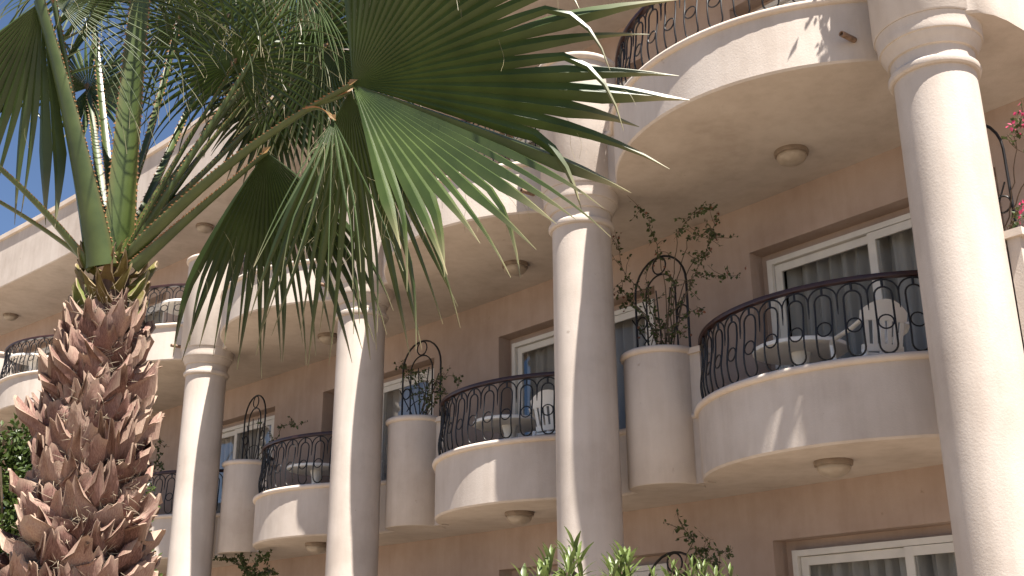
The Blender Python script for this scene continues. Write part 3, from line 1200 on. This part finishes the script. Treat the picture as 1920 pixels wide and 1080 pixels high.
def boot_mesh(seed, green=False):
    """a split, cupped old leaf base: root at the origin, grows along +z, leans out along +y"""
    r_ = random.Random(seed)
    m = MB()
    nu, nv = 10, 5
    hgt = 1.0
    notch = r_.uniform(-.4, .4)
    curl = r_.uniform(-.05, .42)
    twist = r_.uniform(-.3, .3)
    top_z = []
    for i in range(nu + 1):
        u = i / nu * 2 - 1
        z = 1.0 - .35 * abs(u) ** 1.5 - (.45 * max(0, 1 - abs(u - notch) * 3.0)) + r_.uniform(-.20, .10)
        if green:
            z = 1.0 - .75 * abs(u) ** 1.3 + r_.uniform(-.05, .05)
        top_z.append(z)
    rows, aa = [], []
    for j in range(nv + 1):
        v = j / nv
        row = []
        for i in range(nu + 1):
            u = i / nu * 2 - 1
            w = (0.50 + .12 * math.sin(v * 3)) * (1 - .42 * v ** 1.5)
            if green:
                w = .42 * (1 - .5 * v)
            z = v * top_z[i]
            y = 0.10 * v + curl * v ** 2.6 + .42 * (1 - u * u) * (1 - .5 * v) * min(1.0, v * 2.2) - .16 * (1 - v) + twist * u * v * v * .6
            y += r_.uniform(-.05, .05) * (.3 + v)
            x = u * w + .12 * twist * v
            row.append((x, y, z))
            aa.append(min(1.0, max(0.0, (v - .86) * 5)) * (.75 if not green else .6) + (.25 if abs(u) > .95 and v > .3 else 0))
        rows.append(row)
    m.grid(rows, a=aa)
    # thickness: rim folded back under
    back = [[(x * .96, y - .05, z - .01) for x, y, z in r2] for r2 in rows]
    m.grid(list(reversed(back)), a=[0.0] * (len(back) * len(back[0])))
    m.grid([rows[-1], back[-1]], a=[.7] * (2 * (nu + 1)))
    return m.mesh('leaf_base', M_GREENBOOT if green else M_BOOT, 50, 'tip')


BOOTS = [boot_mesh(100 + i) for i in range(12)]
GBOOTS = [boot_mesh(200 + i, True) for i in range(4)]
z = 1.42
i = 0
while z < 3.27:
    f_ = (z - 1.3) / 1.97
    R_ = trunk_r(z)
    ang = i * 2.399963 + rnd.uniform(-.22, .22)
    if z < 2.15:
        w, h, lean = rnd.uniform(.13, .22), rnd.uniform(.15, .23), rnd.uniform(.2, .6)
    elif z < 2.95:
        w, h, lean = rnd.uniform(.10, .18), rnd.uniform(.15, .26), rnd.uniform(.0, .2)
    else:
        w, h, lean = rnd.uniform(.07, .12), rnd.uniform(.12, .18), rnd.uniform(.0, .25)
    green = z > 2.99 and rnd.random() < .8
    me = rnd.choice(GBOOTS if green else BOOTS)
    p = Vector((pb.x + math.cos(ang) * R_ * .90, pb.y + math.sin(ang) * R_ * .90, z))
    ob = inst('leaf_base', me, trunk, p, None, (w, h * .9, h))
    ob.rotation_euler = (Matrix.Rotation(ang - math.pi / 2, 3, 'Z') @ Matrix.Rotation(-lean * .8, 3, 'X') @ Matrix.Rotation(rnd.gauss(0, .2), 3, 'Y')).to_euler()
    z += 0.0066 if z < 2.15 else (0.0062 if z < 2.95 else 0.0085)
    i += 1

# loose fibres between the leaf bases
fb = MB()
for _ in range(3800):
    z = rnd.uniform(1.5, 3.15)
    ang = rnd.uniform(0, 2 * math.pi)
    R_ = trunk_r(z) + rnd.uniform(.0, .045)
    p = Vector((pb.x + math.cos(ang) * R_, pb.y + math.sin(ang) * R_, z))
    e = Vector((math.cos(ang), math.sin(ang), 0))
    tg = Vector((-e.y, e.x, 0))
    d = (tg * rnd.uniform(-1, 1) + Vector((0, 0, rnd.uniform(-.8, .9))) + e * rnd.uniform(0, .35)).normalized()
    l = rnd.uniform(.03, .09)
    q = [p, p + d * l * .5 + e * .012, p + d * l + e * rnd.uniform(-.01, .02)]
    w = Vector((0, 0, .001)) if abs(d.z) < .7 else tg * .001
    fb.add([q[0] - w, q[0] + w, q[1] + w, q[1] - w, q[2]], [(0, 1, 2, 3), (3, 2, 4)])
fo = fb.build('fibre', M_STRAND, palm, 0)
fo['kind'] = 'stuff'


def bez(a, b_, c_, n):
    return [a * (1 - t) ** 2 + b_ * (2 * t * (1 - t)) + c_ * t * t for t in [i / n for i in range(n + 1)]]


def petiole(parent, pts, w0, w1, seed, spines=True):
    """flattened stalk, channelled above, with small hooked teeth along both margins"""
    r_ = random.Random(seed)
    m = MB()
    n = len(pts)
    rows, aa, marg = [], [], []
    for i, p in enumerate(pts):
        t = (pts[min(i + 1, n - 1)] - pts[max(i - 1, 0)]).normalized()
        side = t.cross(Vector((pts[-1].x - pts[0].x, pts[-1].y - pts[0].y, 0.02)).cross(Vector((0, 0, 1))).cross(t))
        radial = Vector((p.x - pb.x, p.y - pb.y, 0))
        side = t.cross(Vector((0, 0, 1)))
        if side.length < .15:
            side = Vector((1, 0, 0))
        side.normalize()
        nrm = side.cross(t).normalized()
        u = i / (n - 1)
        w = w0 + (w1 - w0) * min(1, u * 1.15) ** .7
        h = w * .42
        sec = ((-1, 0.25), (-.55, .0), (0, -.12), (.55, .0), (1, .25), (.95, -.15), (.55, -.75), (0, -1.0), (-.55, -.75), (-.95, -.15))
        rows.append([p + side * (a * w * .5) + nrm * (b2 * h) for a, b2 in sec])
        aa += [.12 if abs(a) > .97 else 0.0 for a, b2 in sec]
        marg.append((p + side * w * .5 + nrm * h * .25, p - side * w * .5 + nrm * h * .25, side, t))
    m.grid(rows, closed=True, a=aa)
    if spines:
        for i in range(len(marg) - 1):
            for q in range(3):
                u = q / 3 + r_.uniform(0, .2)
                for sgn, idx in ((1, 0), (-1, 1)):
                    a, b2 = marg[i][idx], marg[i + 1][idx]
                    p = a.lerp(b2, u)
                    sd, t = marg[i][2] * sgn, marg[i][3]
                    l = r_.uniform(.006, .012)
                    m.add([p - t * .007 - sd * .002, p + t * .007 - sd * .002, p + sd * l - t * .004, p - marg[i][2].cross(t) * .004], [(0, 1, 2), (1, 3, 2), (3, 0, 2)], .8)
    return m.build('petiole', M_PETIOLE, parent, 60, attr='tip')


G = Vector((0, 0, -1))


def blade(parent, hub, A, Bp, Bm, R, phi, nseg, seed, split=.52, droop=1.2, sag=.25, width=1.0, nrm_hint=None, threads=30, Rf=None, tipdry=.8, bend=.0):
    """fan of pleated segments. A: axis, Bp / Bm: side directions for positive / negative angles"""
    r_ = random.Random(seed)
    m = MB()
    A = Vector(A).normalized()
    Bp = Vector(Bp).normalized()
    Bm = Vector(Bm).normalized()
    p0, p1 = math.radians(phi[0]), math.radians(phi[1])
    dphi = (p1 - p0) / nseg
    NS = 12
    edges = []

    def direction(ph):
        b_ = Bp if ph >= 0 else -Bm
        return (A * math.cos(ph) + b_ * abs(math.sin(ph))).normalized()
    tips = []
    for i in range(nseg):
        ph = p0 + (i + .5) * dphi
        rl = R * (Rf(ph) if Rf else 1.0) * r_.uniform(.90, 1.06)
        sp = split * r_.uniform(.74, 1.2)
        kink = r_.random() < .16
        dl, dr, dm = direction(ph - dphi * .5), direction(ph + dphi * .5), direction(ph)
        nrm = dl.cross(dr)
        if nrm.length < 1e-6:
            nrm = Vector((0, -1, 0))
        nrm.normalize()
        side = dm.cross(nrm).normalized()
        kd = droop * r_.uniform(.6, 1.5)
        ks = r_.uniform(-.25, .25)
        pos = hub.copy()
        d = dm.copy()
        rows, aa = [], []
        prev = 0.0
        hw_split = None
        for j in range(NS + 1):
            t = j / NS
            rr = t * rl
            step = rr - prev
            prev = rr
            if j:
                g_ = sag if t < sp else sag + kd * (t - sp) / (1 - sp)
                if kink and t > .72:
                    g_ += 7.0
                d = (d + G * (g_ * step / R * 1.0) + nrm * (bend * step / R) + (side * ks * step / R if t > sp else Vector((0, 0, 0)))).normalized()
                pos = pos + d * step
            if t <= sp:
                hw = rr * math.tan(abs(dphi) * .5) * 1.01 * width
                hw_split = hw
            else:
                q = (t - sp) / (1 - sp)
                hw = hw_split * (.55 * (1 - q) ** .8 + .45 * (1 - q * q)) * .92 * (1 - .55 * q) + .0011
            sd = d.cross(nrm)
            sd = sd.normalized() if sd.length > .1 else side
            n2 = sd.cross(d).normalized()
            pl_ = (.85 if t <= sp else .75) * hw
            rows.append([pos + sd * hw - n2 * pl_ * .5, pos + n2 * pl_ * .5, pos - sd * hw - n2 * pl_ * .5])
            dry = max(0.0, (t - .80) / .2) * tipdry * r_.uniform(.5, 1)
            aa += [min(1, dry + .02), min(1, dry), min(1, dry + .02)]
        m.grid(rows, a=aa)
        tips.append((rows[int(NS * sp)][0], d.copy(), pos.copy()))
    # pale threads hanging from the splits
    for _ in range(int(threads * .6)):
        p, d, e = r_.choice(tips)
        q = p.copy()
        dd = (d * .8 + rvec(r_) * .7).normalized()
        pts_ = [q.copy()]
        n = 8
        curl = rvec(r_)
        for j in range(n):
            dd = (dd + G * .28 + curl * .45 * math.sin(j * .9)).normalized()
            q = q + dd * r_.uniform(.014, .034)
            pts_.append(q.copy())
        m.tube(pts_, 0.00065, 3, a=.8)
    return m.build('blade', M_FROND, parent, 70, attr='tip')


def frond(hub, ctrl, w0, w1, blade_kw, seed, start=None, name='frond'):
    fr_o = bpy.data.objects.new(name, None)
    fr_o.empty_display_size = .1
    col.objects.link(fr_o)
    fr_o.parent = palm
    st = start if start is not None else top + Vector((0, 0, -.05))
    fr_o.location = st - wloc(palm)
    petiole(fr_o, bez(st, ctrl, hub, 18), w0, w1, seed)
    blade(fr_o, hub, seed=seed, **blade_kw)
    # the little pointed flap where stalk and blade join
    hm = MB()
    ax = (hub - ctrl).normalized()
    leaf_quad(hm, hub - ax * .03 + Vector((0, -.012, 0)), ax + Vector((.1, -.2, .0)), Vector((0, -1, .2)), .06, .032, .55, .5)
    hm.build('hastula', M_PETIOLE, fr_o, 0, attr='tip')
    return fr_o


# main frond, seen from below, spreading over the facade
hub = at(662, 158, 4.15)
frond(hub, at(440, 270, 4.35), .08, .03, dict(A=(.93, -.02, -.36), Bp=(.34, -.37, .86), Bm=(.30, .44, .85), R=1.36, phi=(-58, 116), nseg=38, split=.66, droop=.75, sag=.08,
      Rf=lambda p: (.96 - .24 * max(0, -p) / 1.36) if p < 0 else (.96 + .06 * math.sin(min(p, 1.2) * 2.2) - .1 * max(0, p - .6)), threads=60), 1, at(232, 490, 4.55))
# its lower half hangs straight down behind
hub2 = at(655, 172, 4.22)
MAINP = bez(at(232, 490, 4.55), at(440, 270, 4.35), hub, 20)
frond(hub2, MAINP[19] + Vector((0, .02, -.02)), .03, .022, dict(A=(.06, .50, -.85), Bp=(1, .1, .1), Bm=(1, 0, .1), R=1.16, phi=(-36, 30), nseg=18, split=.52, droop=.6, sag=.3, threads=50), 21, MAINP[17])
# narrow sunlit leaflets hanging in front of it
hub3 = at(625, 225, 4.12)
frond(hub3, MAINP[18] + Vector((-.02, -.01, -.03)), .024, .016, dict(A=(.0, -.40, -.92), Bp=(1, 0, .1), Bm=(1, 0, .1), R=.92, phi=(-24, 26), nseg=8, split=.2, droop=.25, sag=.1, threads=20, width=.8), 28, MAINP[16])
# hanging frond below it
hub = at(500, 285, 4.5)
frond(hub, at(360, 400, 4.5), .08, .03, dict(A=(.0, .55, -.8), Bp=(1, 0, .1), Bm=(1, .1, .2), R=.98, phi=(-44, 52), nseg=22, split=.50, droop=.8, sag=.7, threads=40), 2, at(250, 500, 4.55))
# big frond hanging from the top left corner
hub = at(78, 2, 4.25)
frond(hub, at(150, 250, 4.35), .165, .08, dict(A=(-.2, .30, -.9), Bp=(1, -.1, .0), Bm=(1, 0, 0), R=1.05, phi=(-52, 22), nseg=14, split=.6, droop=.6, sag=.3, threads=14), 3, at(190, 500, 4.52))
# its far half, narrow arching segments
hub = at(100, -2, 4.3)
frond(hub, at(150, 250, 4.5), .05, .03, dict(A=(1, .1, -.15), Bp=(0, .2, 1), Bm=(0, 0, 1), R=.85, phi=(-50, 30), nseg=20, split=.18, droop=1.5, sag=.2, threads=12, width=.8), 4, at(195, 500, 4.6))
# starry frond behind
hub = at(165, 165, 5.3)
frond(hub, at(185, 320, 5.0), .07, .03, dict(A=(.6, .3, .7), Bp=(-.8, -.2, .6), Bm=(-.8, .2, .6), R=.42, phi=(-165, 165), nseg=44, split=.55, droop=.8, sag=.15, threads=10), 5, at(205, 480, 4.75))
# upright frond leaving the picture at the top
hub = at(272, -70, 4.45)
frond(hub, at(240, 200, 4.5), .15, .09, dict(A=(.3, -.5, .5), Bp=(1, 0, 0), Bm=(1, 0, 0), R=.85, phi=(-150, 150), nseg=40, split=.30, droop=2.6, sag=.5, threads=30), 6, at(222, 495, 4.55))
# pale strands of a frond behind the main one
hub = at(598, 8, 4.9)
frond(hub, at(420, 190, 4.9), .07, .03, dict(A=(-.55, -.1, -.8), Bp=(1, 0, -.6), Bm=(1, 0, -.6), R=.52, phi=(-50, 70), nseg=20, split=.22, droop=.7, sag=.2, threads=20, tipdry=.9, width=.75), 7, at(255, 430, 4.8))
# dark fronds behind the main one
hub = at(545, 95, 5.2)
frond(hub, at(380, 260, 5.0), .06, .03, dict(A=(.25, -.45, .75), Bp=(1, -.1, -.2), Bm=(1, .1, .1), R=.72, phi=(-155, 155), nseg=48, split=.5, droop=.9, sag=.3, threads=40), 8, at(250, 470, 4.75))
hub = at(440, 120, 4.75)
frond(hub, at(330, 290, 4.65), .06, .03, dict(A=(.2, -.5, .6), Bp=(1, 0, -.1), Bm=(1, 0, -.1), R=.62, phi=(-150, 150), nseg=42, split=.30, droop=1.8, sag=.4, threads=50), 9, at(225, 480, 4.5))
# more of the shaggy crown
for (hx, hy, hd, cx_, cy_, kw, sd_) in (
    (335, 40, 4.95, 290, 250, dict(A=(.1, -.5, .4), Bp=(1, 0, 0), Bm=(1, 0, 0), R=.62, phi=(-160, 160), nseg=44, split=.28, droop=2.4, sag=.6, threads=60, width=.85), 22),
    (510, 190, 5.35, 400, 310, dict(A=(.1, .3, -.7), Bp=(1, -.2, .1), Bm=(1, .2, .1), R=.50, phi=(-150, 150), nseg=46, split=.5, droop=1.2, sag=.5, threads=60), 23),
    (610, 90, 5.1, 430, 280, dict(A=(0, .35, -.9), Bp=(1, 0, 0), Bm=(1, 0, .1), R=.66, phi=(-110, 80), nseg=40, split=.5, droop=1.0, sag=.5, threads=50), 24),
    (170, -40, 5.1, 190, 230, dict(A=(.1, -.3, -.5), Bp=(1, 0, 0), Bm=(1, 0, 0), R=.60, phi=(-150, 150), nseg=40, split=.35, droop=1.8, sag=.5, threads=20, width=.9), 25),
    (430, 30, 5.4, 330, 260, dict(A=(.2, -.3, .6), Bp=(1, .1, -.1), Bm=(1, .1, -.1), R=.62, phi=(-160, 160), nseg=48, split=.42, droop=1.4, sag=.4, threads=40), 26),
    (560, -30, 4.7, 400, 230, dict(A=(-.3, -.2, -.6), Bp=(1, 0, -.3), Bm=(1, 0, -.3), R=.55, phi=(-80, 90), nseg=26, split=.25, droop=1.4, sag=.3, threads=50, width=.7), 27),
):
    frond(at(hx, hy, hd), at(cx_, cy_, (hd + 4.6) / 2), .055, .03, kw, sd_, at(215 + (sd_ - 24) * 7, 480, 4.66))
# fronds leaving to the left
hub = at(-70, 255, 4.4)
frond(hub, at(90, 380, 4.45), .07, .035, dict(A=(-.8, -.2, .3), Bp=(.3, 0, 1), Bm=(.3, 0, 1), R=.75, phi=(-120, 120), nseg=36, split=.45, droop=1.3, sag=.3, threads=20), 10, at(175, 505, 4.52))
hub = at(-110, 320, 4.75)
frond(hub, at(60, 400, 4.7), .045, .03, dict(A=(-.8, .2, .3), Bp=(.3, 0, 1), Bm=(.3, 0, 1), R=.7, phi=(-120, 120), nseg=34, split=.45, droop=1.3, sag=.3, threads=10), 11, at(180, 500, 4.68))

# ------------------------------------------------------------------ hedge behind the trunk and shrubs at the foot of the picture
def hedge(cx, cy, rx, ry, h, label, seed, n, leaf):
    r_ = random.Random(seed)
    t = thing('hedge_bush', label, 'bush', (cx, cy, 0))
    ms = MB()
    ml = MB()
    for _ in range(26):
        a = r_.uniform(0, 6.28)
        e = Vector((cx + math.cos(a) * rx * r_.uniform(.3, .9), cy + math.sin(a) * ry * r_.uniform(.3, .9), h * r_.uniform(.6, .95)))
        ms.tube([Vector((cx + .1 * math.cos(a), cy + .1 * math.sin(a), 0)), (Vector((cx, cy, 0)) + e) / 2 + rvec(r_) * .08, e], [.03, .018, .006], 5)
    ms.build('branch', M_STEM, t, 60)
    # shoots with leaves all round, denser at the surface
    for _ in range(n):
        v = rvec(r_)
        if v.z < -.2:
            v.z = -v.z
        rad = r_.uniform(.72, 1.0) ** .6
        lump = 1 + .16 * math.sin(v.x * 7 + seed) * math.sin(v.y * 6 + 1) + .14 * math.sin(v.z * 9)
        base = Vector((cx + v.x * rx * rad * lump, cy + v.y * ry * rad * lump, h * .45 + v.z * h * .55 * rad * lump))
        d = (v * .8 + Vector((0, 0, .8)) + rvec(r_) * .5).normalized()
        l = r_.uniform(.06, .16)
        for q in range(7):
            p = base + d * (l * q / 6)
            dv = (d * .5 + rvec(r_)).normalized()
            leaf_quad(ml, p, dv, d + rvec(r_) * .6, leaf * r_.uniform(.7, 1.2), leaf * r_.uniform(.45, .65))
    # a few long shoots stand out of the top
    for (x, y, hh) in ((cx + .05, cy - .2, .30), (cx - .28, cy - .2, .14), (cx + .3, cy, .10), (cx - .5, cy + .1, .12)):
        b0 = Vector((x, y, h * .97 - .05))
        ms2 = None
        for q in range(34):
            p = b0 + Vector((r_.uniform(-.02, .02), r_.uniform(-.02, .02), hh * q / 33))
            w = 1 - q / 40
            leaf_quad(ml, p, Vector((r_.uniform(-1, 1), r_.uniform(-1, 1), .9)), rvec(r_), leaf * w * 1.1, leaf * .45 * w)
    ml.build('foliage', M_HEDGE, t, 0)
    return t


c = at(25, 1080, 6.6)
ctop = at(40, 835, 6.6)
hedge(c.x + .12, c.y + .3, .62, .7, ctop.z + .02, 'dense green hedge bush at the left behind the palm trunk', 21, 7200, .045)


def shrub_leaf():
    m = MB()
    rows = []
    for i in range(6):
        u = i / 5
        w = .085 * math.sin(math.pi * min(1, u * .93 + .04)) ** .8
        z = .28 * u - .34 * u * u
        rows.append([(-w, u, z + .05 * w * 6), (0, u, z), (w, u, z + .05 * w * 6)])
    m.grid(rows)
    return m.mesh('leaf', M_SHRUB, 60)


ME_SL = shrub_leaf()


def shrub(px, py, D, spread, n_st, label, seed, ll):
    r_ = random.Random(seed)
    tp = at(px, py, D)
    t = thing('leafy_shrub', label, 'shrub', (tp.x, tp.y, 0), 'shrubs at the foot of the picture')
    cnt = 0
    ms = MB()
    for i in range(n_st):
        a = r_.uniform(0, 6.28)
        rr = spread * math.sqrt(r_.random())
        e = Vector((tp.x + rr * math.cos(a), tp.y + .6 * rr * math.sin(a), tp.z - .05 - .30 * rr * rr / spread + r_.uniform(-.06, .02)))
        if i == 0:
            e = Vector((tp.x, tp.y, tp.z - .07))
        b_ = Vector((tp.x + .15 * math.cos(a), tp.y + .1 * math.sin(a), 0))
        mid = (b_ + e) / 2 + Vector((.12 * math.cos(a), .1 * math.sin(a), .15))
        ms.tube(bez(b_, mid, e, 10), [.014 - .001 * j for j in range(11)], 5)
        d = (e - mid).normalized()
        for q in range(15):
            u = q / 14
            p = e - d * (.26 * (1 - u))
            az = q * 2.4 + r_.uniform(-.3, .3)
            o_ = inst('leaf', ME_SL, t, p)
            L_ = ll * (.55 + .6 * math.sin(math.pi * (.25 + .6 * (1 - u)))) * r_.uniform(.8, 1.15)
            o_.scale = (L_ * r_.uniform(.8, 1.2), L_, L_)
            pit = .35 + .75 * u + r_.uniform(-.2, .2)
            o_.rotation_euler = (Matrix.Rotation(az, 3, 'Z') @ Matrix.Rotation(pit, 3, 'X')).to_euler()
            cnt += 1
    ms.build('stem', M_STEM, t, 60)
    return t


shrub(1080, 1015, 4.6, .27, 18, 'light green long-leaved shrub in front of the second column', 31, .105)
shrub(1290, 1045, 4.9, .25, 18, 'light green shrub below the ground-floor trellis', 32, .075)
